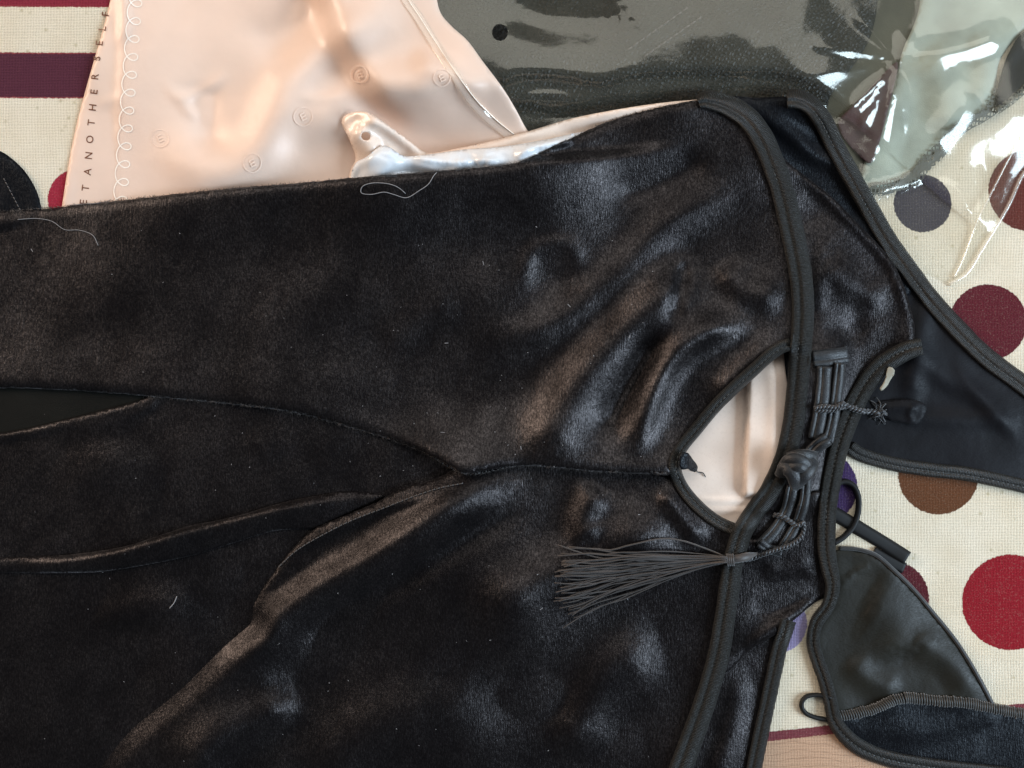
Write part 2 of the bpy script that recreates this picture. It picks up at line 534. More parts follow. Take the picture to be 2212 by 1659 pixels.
def cloth_print():
    """cream woven tablecloth: every dot and stripe of the print is drawn in the cloth's own plan coordinates"""
    m, nt, p, out = new_mat('tablecloth_print')
    tc = nd(nt, 'ShaderNodeTexCoord')
    warp = nd(nt, 'ShaderNodeTexNoise'); nt.links.new(tc.outputs['Object'], warp.inputs['Vector'])
    warp.inputs['Scale'].default_value = 900
    vm = nd(nt, 'ShaderNodeVectorMath', operation='MULTIPLY_ADD')
    nt.links.new(warp.outputs['Color'], vm.inputs[0]); vm.inputs[1].default_value = (.0011, .0011, 0); nt.links.new(tc.outputs['Object'], vm.inputs[2])
    sep = nd(nt, 'ShaderNodeSeparateXYZ'); nt.links.new(vm.outputs[0], sep.inputs[0])
    X, Y = sep.outputs[0], sep.outputs[1]
    def wx(x): return (x - 1106) * S + .00055
    def wy(y): return (829.5 - y) * S + .00055
    stain = nz(nt, texco(nt), 26, 4, .6)
    col = mixc(nt, rng(nt, stain, .35, .7, 0, 1), (.80, .72, .575), (.71, .61, .45))
    spk = nd(nt, 'ShaderNodeTexVoronoi', feature='F1'); nt.links.new(tc.outputs['Object'], spk.inputs['Vector']); spk.inputs['Scale'].default_value = 150
    col = mixc(nt, rng(nt, spk.outputs['Distance'], .05, .16, .5, 0), col, (.40, .33, .17))
    wear = nz(nt, texco(nt), 1500, 2, .7)
    def dot(col, x, y, r, c, k=.99):
        dx, dy = math_(nt, 'SUBTRACT', X, wx(x)), math_(nt, 'SUBTRACT', Y, wy(y))
        d = math_(nt, 'SQRT', math_(nt, 'ADD', math_(nt, 'MULTIPLY', dx, dx), math_(nt, 'MULTIPLY', dy, dy)))
        f = rng(nt, d, r * S - .00018, r * S + .00018, k, 0)
        f = math_(nt, 'MULTIPLY', f, rng(nt, wear, .28, .46, .90, 1.0))
        return mixc(nt, f, col, c)
    def band(col, y0, y1, slope, c, x0=-9, x1=9, k=.95):
        # y measured at x = 1940, falling by slope
        t = math_(nt, 'ADD', Y, math_(nt, 'MULTIPLY', math_(nt, 'SUBTRACT', X, wx(1940)), -slope))
        a = rng(nt, t, wy(y1) - .0002, wy(y1) + .0002, 0, 1); b = rng(nt, t, wy(y0) - .0002, wy(y0) + .0002, 1, 0)
        f = math_(nt, 'MULTIPLY', math_(nt, 'MULTIPLY', a, b), k)
        f = math_(nt, 'MULTIPLY', f, math_(nt, 'MULTIPLY', math_(nt, 'GREATER_THAN', X, x0), math_(nt, 'LESS_THAN', X, x1)))
        f = math_(nt, 'MULTIPLY', f, rng(nt, wear, .28, .46, .90, 1.0))
        return mixc(nt, f, col, c)
    xl = (700 - 1106) * S
    maroon, red, brown, purple, plum = (.085, .012, .020), (.25, .008, .018), (.115, .044, .020), (.045, .024, .09), (.082, .026, .043)
    # stripes on the left half
    for y0, y1, c in ((-400, -250, plum), (-110, 18, (.235, .026, .045)), (115, 213, plum)):
        col = band(col, y0, y1, 0.0, (.26, .02, .035), x1=xl)
        col = band(col, y0 + 2.5, y1 - 2.5, 0.0, c, x1=xl)
    col = dot(col, 172, 432, 66, (.33, .02, .045))
    for x, y, r, c in ((2131, 697, 82, (.10, .013, .022)), (2026, 1024, 87, brown), (2180, 1300, 103, red), (1926, 1292, 80, maroon), (1772, 1052, 79, purple),
                       (1678, 1345, 64, (.29, .25, .42)), (1992, 440, 62, (.045, .040, .06)), (2222, 412, 88, (.12, .03, .024)), (2300, 1010, 70, purple), (2330, 690, 85, brown),
                       (2400, 1330, 95, maroon)):
        col = dot(col, x, y, r, c)
    # stripe and leaf panel along the bottom right
    leafn = nd(nt, 'ShaderNodeTexWave', wave_type='RINGS'); nt.links.new(texco(nt, (1, 1.7, 1)), leafn.inputs[0])
    leafn.inputs['Scale'].default_value = 60; leafn.inputs['Distortion'].default_value = 9; leafn.inputs['Detail'].default_value = 1
    leafc = mixc(nt, rng(nt, leafn.outputs['Fac'], .86, .99, 0, .35), (.50, .30, .19), (.24, .12, .065))
    tt = math_(nt, 'ADD', Y, math_(nt, 'MULTIPLY', math_(nt, 'SUBTRACT', X, wx(1940)), -.112))
    f = math_(nt, 'MULTIPLY', rng(nt, tt, wy(1566) - .0002, wy(1566) + .0002, .9, 0), math_(nt, 'GREATER_THAN', X, (1300 - 1106) * S))
    col = mixc(nt, f, col, leafc)
    col = band(col, 1548, 1568, .112, (.15, .016, .034), x0=(1300 - 1106) * S)
    # weave
    wv1 = nd(nt, 'ShaderNodeTexWave', wave_type='BANDS', bands_direction='X'); wv2 = nd(nt, 'ShaderNodeTexWave', wave_type='BANDS', bands_direction='Y')
    vec = texco(nt)
    for w in (wv1, wv2):
        nt.links.new(vec, w.inputs[0]); w.inputs['Scale'].default_value = 480; w.inputs['Distortion'].default_value = 2.2; w.inputs['Detail'].default_value = 2
    weave = math_(nt, 'ADD', math_(nt, 'ADD', wv1.outputs['Fac'], wv2.outputs['Fac']), nz(nt, vec, 1300, 3, .7))
    col = mixc(nt, rng(nt, weave, .55, 1.25, .42, 0), col, mixc(nt, .75, (.10, .07, .04), col))
    dk = nd(nt, 'ShaderNodeMix', data_type='RGBA', blend_type='MULTIPLY'); nt.links.new(rng(nt, weave, .5, 1.3, .60, 0), dk.inputs[0]); nt.links.new(col, dk.inputs[6]); dk.inputs[7].default_value = (.45, .42, .36, 1)
    col = dk.outputs[2]
    nt.links.new(col, p.inputs['Base Color'])
    p.inputs['Roughness'].default_value = .92; p.inputs['Specular IOR Level'].default_value = .04
    nt.links.new(bumpn(nt, weave, .55, .0004), p.inputs['Normal'])
    return m

def frosted(name, base, rough=.33, trans=.30, spec=.5, bump_s=.12, haze=(1, .9, .8)):
    m, nt, p, out = new_mat(name)
    big = nz(nt, texco(nt), 30, 4, .6)
    fine = nz(nt, texco(nt), 700, 2, .6)
    nt.links.new(mixc(nt, rng(nt, big, .35, .68, 0, 1), tuple(c * .95 for c in base), tuple(min(1, c * 1.05) for c in base)), p.inputs['Base Color'])
    nt.links.new(rng(nt, fine, .3, .7, rough - .04, rough + .08), p.inputs['Roughness'])
    p.inputs['Specular IOR Level'].default_value = spec
    p.inputs['Coat Weight'].default_value = .25; p.inputs['Coat Roughness'].default_value = .30
    nt.links.new(bumpn(nt, fine, bump_s, .0002, bumpn(nt, big, .12, .004)), p.inputs['Normal'])
    tl = nd(nt, 'ShaderNodeBsdfTranslucent'); tl.inputs[0].default_value = (*base, 1)
    mx = nd(nt, 'ShaderNodeMixShader'); mx.inputs[0].default_value = trans
    nt.links.new(p.outputs[0], mx.inputs[1]); nt.links.new(tl.outputs[0], mx.inputs[2])
    nt.links.new(mx.outputs[0], out.inputs[0])
    return m
def film(name, haze=.035, hazec=(.74, .70, .50), gloss=.72, rough=.13, tint=(1.0, .995, .98)):
    m, nt, p, out = new_mat(name)
    nt.nodes.remove(p)
    tr = nd(nt, 'ShaderNodeBsdfTransparent'); tr.inputs[0].default_value = (*tint, 1)
    df = nd(nt, 'ShaderNodeBsdfDiffuse'); df.inputs[0].default_value = (*hazec, 1)
    gl = nd(nt, 'ShaderNodeBsdfGlossy'); gl.inputs['Roughness'].default_value = rough; gl.inputs['Color'].default_value = (.97, .96, .87, 1)
    big = nz(nt, texco(nt), 55, 3, .55)
    fine = nz(nt, texco(nt), 420, 2, .6)
    bn = bumpn(nt, fine, .06, .0004, bumpn(nt, big, .10, .003))
    nt.links.new(bn, gl.inputs['Normal'])
    lw = nd(nt, 'ShaderNodeFresnel'); geo = nd(nt, 'ShaderNodeNewGeometry')
    nt.links.new(rng(nt, geo.outputs['Backfacing'], 0, 1, 1.5, 1 / 1.5), lw.inputs[0])      # a thin sheet reflects alike from both sides
    nt.links.new(bn, lw.inputs['Normal'])
    m1 = nd(nt, 'ShaderNodeMixShader')
    nt.links.new(rng(nt, big, .3, .7, haze * .8, haze * 1.2), m1.inputs[0]); nt.links.new(tr.outputs[0], m1.inputs[1]); nt.links.new(df.outputs[0], m1.inputs[2])
    m2 = nd(nt, 'ShaderNodeMixShader')
    nt.links.new(math_(nt, 'MULTIPLY', lw.outputs[0], gloss * 2, True), m2.inputs[0])
    nt.links.new(m1.outputs[0], m2.inputs[1]); nt.links.new(gl.outputs[0], m2.inputs[2])
    nt.links.new(m2.outputs[0], out.inputs[0])
    return m
def leather(name, base):
    m, nt, p, out = new_mat(name)
    v = nd(nt, 'ShaderNodeTexVoronoi', feature='DISTANCE_TO_EDGE')
    nt.links.new(texco(nt), v.inputs['Vector']); v.inputs['Scale'].default_value = 620
    p.inputs['Base Color'].default_value = (*base, 1)
    p.inputs['Roughness'].default_value = .45
    p.inputs['Specular IOR Level'].default_value = .2
    nt.links.new(bumpn(nt, v.outputs['Distance'], .8, .0012), p.inputs['Normal'])
    return m
def net(name, base, pitch=700):
    """fine knitted net: threads with open holes between them"""
    m, nt, p, out = new_mat(name)
    v = nd(nt, 'ShaderNodeTexVoronoi', feature='DISTANCE_TO_EDGE')
    nt.links.new(texco(nt, (1, .8, 1)), v.inputs['Vector']); v.inputs['Scale'].default_value = pitch; v.inputs['Randomness'].default_value = .25
    p.inputs['Base Color'].default_value = (*base, 1)
    p.inputs['Roughness'].default_value = .6
    nt.links.new(rng(nt, v.outputs['Distance'], .14, .22, 1, .0), p.inputs['Alpha'])
    nt.links.new(bumpn(nt, v.outputs['Distance'], .6, .0008), p.inputs['Normal'])
    return m
def plain(name, base, rough=.6, spec=.3):
    m, nt, p, out = new_mat(name)
    f = nz(nt, texco(nt), 900, 3, .6)
    nt.links.new(mixc(nt, f, tuple(c * .85 for c in base), tuple(min(1, c * 1.15) for c in base)), p.inputs['Base Color'])
    p.inputs['Roughness'].default_value = rough; p.inputs['Specular IOR Level'].default_value = spec
    return m

MV = velvet('black_velvet')
MVD = velvet('dull_black_velvet', base=(.006, .0058, .0058), sheen=.2, tint=(.95, .95, .9), spec=.35)
MVB = velvet('black_velvet_back', base=(.0045, .0048, .006), sheen=.06, tint=(.88, .94, 1.0), spec=.17)
MLIN = satin('black_lining', (.0055, .0055, .0070), rough=.5, spec=.10, sheen=.03)
MCUP = satin('olive_black_lining', (.0125, .0115, .0080), rough=.46, spec=.20, sheen=.03)
MFOLD = satin('black_velvet_underside', (.011, .0105, .0105), rough=.6, spec=.12, sheen=.12)
MINS = satin('sheer_insert', (.0050, .0050, .0040), rough=.6, spec=.08, sheen=.03, fine=2200, bstr=.6)
MSAT = satin('black_satin_bias', (.006, .0066, .008), rough=.36, spec=.40, fine=1500, bstr=.75)
MRIB = ribbed('ribbed_satin_trim')
MTH = thread('black_thread', (.010, .010, .010))
MSTI = thread('trim_stitches', (.032, .030, .026), .45)
MTAS = thread('tassel_thread', (.036, .028, .024), .55)
MOVR = thread('overlock_thread', (.018, .017, .014), .55)
MCORD = thread('black_cord', (.016, .016, .018), .4)
MELAS = plain('black_elastic', (.007, .007, .007), .6, .25)
MMESH = net('olive_black_mesh', (.03, .029, .024), 1100)
MBAG = frosted('peach_frosted_plastic', (.93, .725, .59), rough=.42, spec=.75)
MBAG2 = frosted('pale_frosted_plastic', (.90, .74, .62), rough=.28, trans=.2, spec=.7)
MWRAP = frosted('white_crumpled_film', (.86, .88, .90), rough=.22, trans=.25, spec=.7)
MCLR = film('clear_seal_film', haze=.22, hazec=(.9, .78, .68), gloss=.9, rough=.12)
MFILM = film('clear_film')
MINK = plain('brown_ink', (.15, .052, .022), .5)
MWHITE = plain('white_ink', (.95, .80, .69), .5)
MFRAY = plain('frayed_cream', (.30, .28, .22), .7)
MFAINT = plain('faint_ink', (.86, .665, .54), .5)
MLEA = leather('black_leatherette', (.006, .006, .005))
MSTK = satin('grey_green_knit', (.30, .33, .27), rough=.55, spec=.25, fine=1600, bstr=.5)
MOLV = satin('olive_knit', (.060, .055, .036), rough=.6, spec=.15, fine=1600, bstr=.5)
MNET = net('grey_green_net', (.07, .068, .05), 620)
MBUR = satin('burgundy_cloth', (.045, .016, .016), rough=.6)
MLINT = thread('pale_lint', (.22, .21, .21), .6)

# ------------------------------------------------------------------ tablecloth
tab_rel = .35 * noise(90, 1) + .12 * noise(30, 2)
H = tab_rel - tab_rel.min()
H *= 2.4 / H.max()
gx = np.linspace(-1400, 3600, 420); gy = np.linspace(-1200, 2860, 340)
TX, TY = np.meshgrid(gx, gy)
TZ = samp(H, TX, TY) - .05
kx = (TX - 1106) * S; ky = (829.5 - TY) * S
TV = np.stack([kx, ky, TZ * .001], -1).reshape(-1, 3)
n_, m_ = TX.shape
ii, jj = np.meshgrid(np.arange(n_ - 1), np.arange(m_ - 1), indexing='ij')
a_ = (ii * m_ + jj).ravel()
TF = np.stack([a_, a_ + m_, a_ + m_ + 1, a_ + 1], 1)
tc_o = mesh_obj('tablecloth', TV, TF, cloth_print())
tc_o['kind'] = 'structure'
tc_o['label'] = 'cream woven tablecloth printed with stripes and coloured dots'

# ------------------------------------------------------------------ things inside the clear bag, top right
stk = thing('mesh_stocking', 'grey-green sheer knit stocking with a net hem inside the clear bag', 'stocking', (1990, 200))
sheet('folded_layer', [(1700, -340), (2080, -340), (2010, 0), (1965, 120), (1950, 220), (1930, 330), (1900, 412), (1850, 430), (1800, 380), (1750, 260), (1700, 100)], MOLV, stk,
      relief=.4 * noise(40, 105), t=1.2, edge=(1.0, 18), sp=10)
lea = thing('leatherette_garment', 'folded black grained leatherette garment inside the clear plastic bag', 'garment', (1400, 100))
sheet('body', [(760, -340), (1880, -340), (1900, -60), (1880, 80), (1830, 160), (1795, 205), (1786, 232), (1770, 262), (1700, 300),
               (1400, 330), (1150, 330), (1040, 300), (900, 200), (790, 0)], MLEA, lea,
      relief=ridge([(950, 150), (1200, 90), (1500, 60), (1800, 40)], 2.5, 90) + .5 * noise(50, 5), t=2.4, edge=(2.0, 26), sp=11, solid=1.0)
for (x0, y0), (x1, y1) in (((1480, 20), (1360, 105)), ((1510, 40), (1395, 120))):
    pts = []
    for k in range(10):
        f = k / 9
        x, y = x0 + (x1 - x0) * f, y0 + (y1 - y0) * f
        pts.append(tube('', [(x - 4, y + 2.8, top(x, y, .2)), (x, y, top(x, y, .7)), (x + 4, y - 2.8, top(x, y, .2))], 1.4, None, sides=5, step=3, link=False))
    st = joined('stitching', pts, MTAS, lea); st['kind'] = 'stuff'
sheet('body', [(2010, -340), (2420, -340), (2330, -60), (2215, 60), (2160, 130), (2150, 200), (2140, 238), (2100, 262), (2062, 285), (2030, 320), (1995, 352),
               (1978, 376), (1935, 396), (1895, 408), (1860, 402), (1868, 350), (1905, 260), (1938, 160), (1950, 110), (1985, 20)], MSTK, stk,
      relief=ridge([(1990, 100), (2040, 180), (2060, 300)], 4, 55) + ridge([(2110, 60), (2130, 150), (2110, 240)], 3, 30) + .5 * noise(45, 6), t=1.6, edge=(1.4, 22), sp=8)
sheet('net_hem', [(2152, 190), (2158, 238), (2128, 262), (2092, 282), (2062, 306), (2040, 338), (2004, 372), (1986, 396), (1938, 414), (1880, 424), (1862, 404), (1930, 386),
                  (1972, 366), (1990, 340), (2025, 308), (2058, 275), (2096, 252), (2130, 230)], MNET, stk, relief=.2 * noise(30, 8), t=.5, sp=7, solid=0)
bur = sheet('burgundy_cloth', [(1938, 134), (1900, 168), (1850, 222), (1812, 262), (1818, 290), (1850, 330), (1880, 352), (1896, 318), (1912, 262), (1930, 190)], MBUR,
            relief=ridge([(1930, 150), (1880, 230), (1850, 300)], 1.0, 10) + .2 * noise(16, 9), t=.7, sp=6)
tag(bur, 'small dark burgundy cloth wedge under the pinched clear film', 'cloth')
drk = thing('lace_garment', 'navy-black garment edge with brown lace trim beside the clear bag seam', 'garment', (2200, 160))
sheet('body', [(2420, 20), (2260, 50), (2208, 70), (2182, 110), (2163, 165), (2152, 220), (2156, 238), (2190, 212), (2230, 178), (2420, 120)], MLIN, drk,
      relief=.2 * noise(20, 10), t=1.2, edge=(.8, 12), sp=7)
strip('lace_trim', [(2152, 240), (2176, 224), (2206, 199), (2240, 170), (2400, 120)], 17, MNET, drk, height=.5, lobes=False)

# ------------------------------------------------------------------ clear film bag
fb = thing('clear_plastic_bag', 'glossy clear plastic film bag with a punched hole over black garments', 'plastic bag', (1700, 150))
fr = (1.2 * noise(60, 21) + .35 * noise(22, 22)) * 0.35
# plateau, then two steps down towards the dress, each with a flat streak between
def stepdown(path, drop, width):
    p = spline(path, step=10)
    d, s, t = near(p, GX.astype(float), GY.astype(float))
    sd = d * s                                    # positive below a path drawn left to right
    return -drop * sstep(sd / width + 0.5)
fr = fr + 12.0 * sstep((2010 - GX) / 330.) * sstep((330 - GY) / 130.)      # the bag is puffed up over the garments
fr = fr + stepdown([(700, 215), (1090, 178), (1130, 166), (1200, 168), (1300, 180), (1370, 165), (1480, 158), (1600, 158), (1700, 165), (1770, 196), (1850, 262)], 6.5, 36)
fr = fr + stepdown([(700, 290), (1100, 238), (1210, 245), (1300, 215), (1420, 205), (1560, 196), (1700, 190), (1760, 205), (1850, 290)], 5.0, 60)
fr = fr + ridge([(1100, 222), (1180, 206), (1250, 218), (1330, 200), (1420, 196), (1560, 182)], .7, 9, taper=.1)
fr = fr + ridge([(1060, -60), (1110, 5), (1170, 42), (1260, 48), (1400, 40)], -5.5, 60, taper=.35)
# pinch with folds radiating from it
pc = (1940, 132)
for q, a, w in (((1735, 92), 1.8, 20), ((1690, 172), 1.6, 26), ((1805, 268), 2.6, 11), ((1838, 312), 1.8, 8), ((1893, 350), 2.4, 9), ((1946, 330), 2.0, 13), ((1960, 60), 2.4, 16),
                ((1835, 20), 1.4, 14), ((2070, 150), 2.0, 26), ((1800, 130), -1.2, 16), ((1860, 270), -1.4, 10)):
    mid = ((pc[0] * .5 + q[0] * .5) + 3, (pc[1] * .5 + q[1] * .5) - 2)
    fr = fr + ridge([pc, mid, q], a * (1.0 if q[0] < 1900 else .6), w * (.9 if q[0] < 1900 else 1.2), taper=.3, mode='sharp' if q[0] < 1900 else 'gauss')
fr = fr + bump(pc[0], pc[1], 1.6, 13)
fr = fr + ridge([(1965, 80), (1990, 110), (2040, 110), (2120, 90), (2190, 60)], 3.0, 24)
fr = fr + ridge([(2100, 190), (2060, 260), (1990, 330)], 2.0, 28)
fr = fr + 1.2 * np.abs(noise(26, 24)) * np.exp(-((GX - 2070) / 120.) ** 2 - ((GY - 440) / 110.) ** 2)
for a, b, c in (((1880, 480), (1950, 440), (2060, 400)), ((1960, 560), (2030, 520), (2110, 470)), ((1990, 540), (2060, 548), (2120, 535)), ((2010, 380), (2075, 420), (2100, 500)),
                ((1930, 500), (1990, 490), (2060, 530)), ((2110, 330), (2120, 440), (2080, 570)), ((1900, 440), (1980, 470), (2020, 500))):
    fr = fr + ridge([a, b, c], .9, 6, taper=.3)
hole = [(1080 + 17.5 * math.cos(a), 70 + 18 * math.sin(a)) for a in np.linspace(0, 2 * math.pi, 16, endpoint=False)]
sheet('film', [(700, -340), (2450, -340), (2450, 100), (2300, 260), (2212, 372), (2180, 440), (2150, 492), (2120, 540), (2088, 590), (2050, 612), (2010, 596), (1960, 590), (1850, 560),
               (1700, 480), (1500, 420), (1200, 340), (1000, 300), (850, 200), (720, 0)], MFILM, fb, relief=fr, t=.8, sp=7, grow=44, soft=26, holes=[hole], solid=0, edge=(3, 40))
ev = [(2290, 275), (2212, 374), (2180, 442), (2150, 494), (2120, 542), (2088, 592), (2050, 614)]
strip('seal_edge', ev, 9, MCLR, fb, height=.6, lobes=False, raise_h=False)
strip('seal_crease', [(2290, 200), (2205, 300), (2150, 400), (2110, 480), (2080, 560), (2060, 600)], 5, MCLR, fb, height=.5, lobes=False, raise_h=False)

# ------------------------------------------------------------------ peach printed bag, top left
b1 = thing('printed_plastic_bag', 'peach frosted plastic bag printed with brown lettering and white loops', 'plastic bag', (600, 220))
br = .5 * noise(70, 31) + .06 * noise(22, 32) + .03 * np.minimum(np.abs(noise(11, 33)), 1.2) - .10 * np.minimum(np.abs(noise(60, 34, 36)), .35)
br = br + ridge([(330, 270), (380, 335), (440, 372), (500, 368), (560, 325), (600, 250), (640, 170), (720, 90), (800, 40), (860, -40)], 4.0, 55)
br = br + ridge([(430, 170), (440, 230), (450, 290), (440, 330)], -1.6, 34)
br = br + ridge([(640, 330), (700, 250), (790, 190), (900, 180), (1010, 210)], 3.2, 52)
br = br + ridge([(560, 130), (640, 60), (700, -20)], -1.5, 50)
br = br + ridge([(350, 170), (390, 212), (450, 190), (500, 150)], 1.2, 9, taper=.4) + ridge([(385, 212), (410, 240), (440, 260)], 1.1, 9, taper=.4)
br = br + ridge([(255, -80), (265, 30), (262, 80), (235, 100)], 1.4, 10) + ridge([(640, 210), (700, 212), (760, 200)], .6, 8)
br = br + ridge([(215, 225), (240, 215), (270, 212)], .6, 7) + ridge([(880, 120), (970, 160), (1060, 210)], 1.8, 26)
seam_l = spline([(290, -340), (262, 60), (254, 190), (247, 300), (240, 430), (232, 560)], step=10)
d_, s_, _ = near(seam_l, GX.astype(float), GY.astype(float))
br = br + .9 * sstep(d_ * -s_ / 6 + .5)
br = blur(br, 7) * (1.0 + .75 * sstep((500 - GY) / 90.))
sheet('bag_body', [(330, -340), (262, -120), (240, -8), (226, 50), (206, 120), (186, 190), (167, 262), (151, 338), (141, 398), (133, 452), (120, 560), (400, 620), (800, 620), (1120, 560), (1230, 420),
                   (1190, 340), (1141, 284), (1112, 232), (1086, 190), (1041, 130), (1010, 88), (975, 56), (953, 30), (944, 0), (930, -120), (900, -340)], MBAG, b1, relief=br, t=1.2, sp=7, grow=24, soft=18, solid=.25,
      edge=(1.0, 14))

def text_part(chars, mat, parent, name):
    """flat printed characters: (char, x, y, cap height, angle in degrees), pressed on to the surface below"""
    V, F = [], []
    for ch, x, y, hgt, ang in chars:
        cu = bpy.data.curves.new('glyph', 'FONT')
        cu.body = ch; cu.align_x = 'CENTER'; cu.align_y = 'CENTER'; cu.size = 1.0; cu.resolution_u = 3
        cu.offset = 0.006
        ob = bpy.data.objects.new('glyph', cu); COL.objects.link(ob)
        bpy.context.view_layer.update()
        me = ob.evaluated_get(bpy.context.evaluated_depsgraph_get()).to_mesh()
        co = np.array([v.co[:2] for v in me.vertices]); fa = [tuple(p.vertices) for p in me.polygons]
        bpy.data.objects.remove(ob); bpy.data.curves.remove(cu)
        co = co - (co.min(0) + co.max(0)) / 2
        k = hgt / 0.70
        c, s = math.cos(math.radians(ang)), math.sin(math.radians(ang))
        ex = x + (co[:, 0] * c - co[:, 1] * s) * k
        ey = y - (co[:, 0] * s + co[:, 1] * c) * k
        b = len(V)
        V += list(W3(ex, ey, samp(maxf(H, 4), ex, ey) + .10))
        F += [tuple(i + b for i in f) for f in fa]
    return mesh_obj(name, V, F, mat, parent, smooth=False)
lt = [('G', 176, 468), ('E', 180, 436), ('T', 184.5, 406), ('A', 189, 371), ('N', 191.5, 336), ('O', 194, 301), ('T', 197, 265), ('H', 200, 232), ('E', 203, 198), ('R', 205, 165), ('S', 209, 126),
      ('E', 214.5, 93), ('L', 221, 61), ('F', 228, 30)]
text_part([(c, x, y, 15.5, 83) for c, x, y in lt], MINK, b1, 'lettering')
# white looped line
lp = []
for k in range(0, 560):
    th = k / 559 * 2 * math.pi * 14.5
    yy = -70 + 38.6 * th / (2 * math.pi)
    xx = 297 - .075 * (yy + 70)
    lp.append((xx + 15 * math.cos(th) , yy - 16 * math.sin(th)))
lp = np.array(lp)
def flatline(pts, w, mat, parent, name, dz=.08):
    tn = np.gradient(pts, axis=0); tn /= np.linalg.norm(tn, axis=1)[:, None] + 1e-9
    nr = np.stack([-tn[:, 1], tn[:, 0]], 1) * w / 2
    A, B = pts + nr, pts - nr
    Hm = maxf(H, 4)
    V = np.concatenate([W3(A[:, 0], A[:, 1], samp(Hm, A[:, 0], A[:, 1]) + dz), W3(B[:, 0], B[:, 1], samp(Hm, B[:, 0], B[:, 1]) + dz)])
    n = len(pts)
    return mesh_obj(name, V, [(i, i + 1, n + i + 1, n + i) for i in range(n - 1)], mat, parent)
flatline(lp, 2.4, MWHITE, b1, 'looped_line')
for (x, y, r) in ((655, 252, 20), (545, 352, 20), (345, 299, 19), (775, 160, 18), (955, 168, 18)):
    a = np.linspace(0, 2 * math.pi, 40)
    flatline(np.stack([x + r * np.cos(a), y + r * np.sin(a)], 1), 1.6, MFAINT, b1, 'ring_mark')
    text_part([('m', x, y, 17, 115)], MFAINT, b1, 'ring_letter')
strip('clear_seal', [(845, -200), (868, -20), (905, 40), (945, 105), (985, 165), (1010, 205), (1045, 245), (1085, 280), (1120, 310)], 22, MCLR, b1, height=.22, lobes=True, raise_h=False)
strip('seal_line', [(850, -200), (874, -20), (912, 45), (952, 108), (995, 172), (1030, 218), (1068, 256), (1110, 290)], 2.4, MWHITE, b1, height=.25, lobes=False, t=.3, raise_h=False)

# ------------------------------------------------------------------ pale crumpled bag under the dress
b2 = thing('crumpled_plastic_bag', 'pale crumpled plastic bag with a hole in its raised corner, under the dress', 'plastic bag', (1000, 330))
cr = .5 * noise(60, 41) + .25 * noise(22, 42)
zone = np.exp(-((GX - 1000) / 250.) ** 2 - ((GY - 345) / 42.) ** 2)
cr = cr + zone * .3 * (5.5 + 2.6 * np.minimum(np.abs(noise(22, 43, 14)), .9) + 1.6 * np.minimum(np.abs(noise(34, 44, 12)), 1.1))
cr = cr + ridge([(760, 262), (790, 300), (820, 345), (850, 390)], 7.0, 30) + ridge([(775, 250), (830, 275), (890, 315), (925, 335)], 3.0, 13)
cr = cr + ridge([(870, 330), (960, 352), (1060, 345), (1110, 330)], 2.0, 7) + ridge([(1100, 362), (1130, 330), (1180, 312), (1260, 300)], 2.4, 10) + ridge([(815, 380), (822, 330), (840, 315)], -3, 12)
cr = cr + 5.0 * sstep((GX - 1610 + (GY - 850) * .04) / 9.0) * sstep((GY - 720) / 100.) * sstep((1078 - GY) / 12.)
cr = cr + ridge([(1480, 1078), (1560, 1082), (1700, 1080)], 1.2, 7) + ridge([(1500, 1100), (1580, 1102), (1700, 1098)], 1.0, 6) + ridge([(1665, 760), (1672, 900), (1668, 1050)], 1.2, 14)
hole2 = [(790 + 10.5 * math.cos(a), 294 + 9.5 * math.sin(a)) for a in np.linspace(0, 2 * math.pi, 12, endpoint=False)]
sheet('bag_body', [(738, 263), (744, 250), (760, 243), (778, 240), (800, 245), (850, 279), (890, 308), (920, 329), (1000, 318), (1080, 300), (1140, 284), (1230, 257), (1330, 237), (1430, 222), (1510, 215),
                   (1620, 212), (1700, 212), (1745, 220), (1790, 300), (1815, 450), (1800, 700), (1780, 1000), (1730, 1130), (1600, 1190), (1400, 1170), (1150, 850), (930, 560), (770, 430), (754, 395), (757, 368), (768, 342), (756, 305)],
      MBAG2, b2, relief=cr, t=1.5, sp=6, grow=30, soft=20, holes=[hole2], edge=(2.5, 18), solid=.25)

zone2 = 4.0 + 3.4 * np.minimum(np.abs(noise(40, 143, 20)), .8) + .7 * np.minimum(np.abs(noise(16, 144)), .9)
zone2 = zone2 + ridge([(870, 332), (960, 350), (1060, 346), (1110, 352)], 2.0, 6) + ridge([(1108, 356), (1130, 330), (1180, 312), (1260, 300)], 2.4, 9)
sheet('crumpled_film', [(757, 396), (768, 352), (790, 340), (812, 322), (826, 314), (842, 318), (872, 336), (920, 334), (1000, 323), (1090, 316), (1180, 301), (1275, 285), (1285, 296), (1200, 350), (1100, 380), (900, 402), (770, 416)],
      MWRAP, b2, relief=zone2 - 4.0, t=1.0, sp=5, grow=12, soft=10, edge=(3.0, 14), solid=.2)

# ------------------------------------------------------------------ the dress, from its lowest layers up
dr = thing('velvet_dress', 'black velvet dress with keyhole neckline, satin piping and a thread tassel', 'dress', (1000, 900))

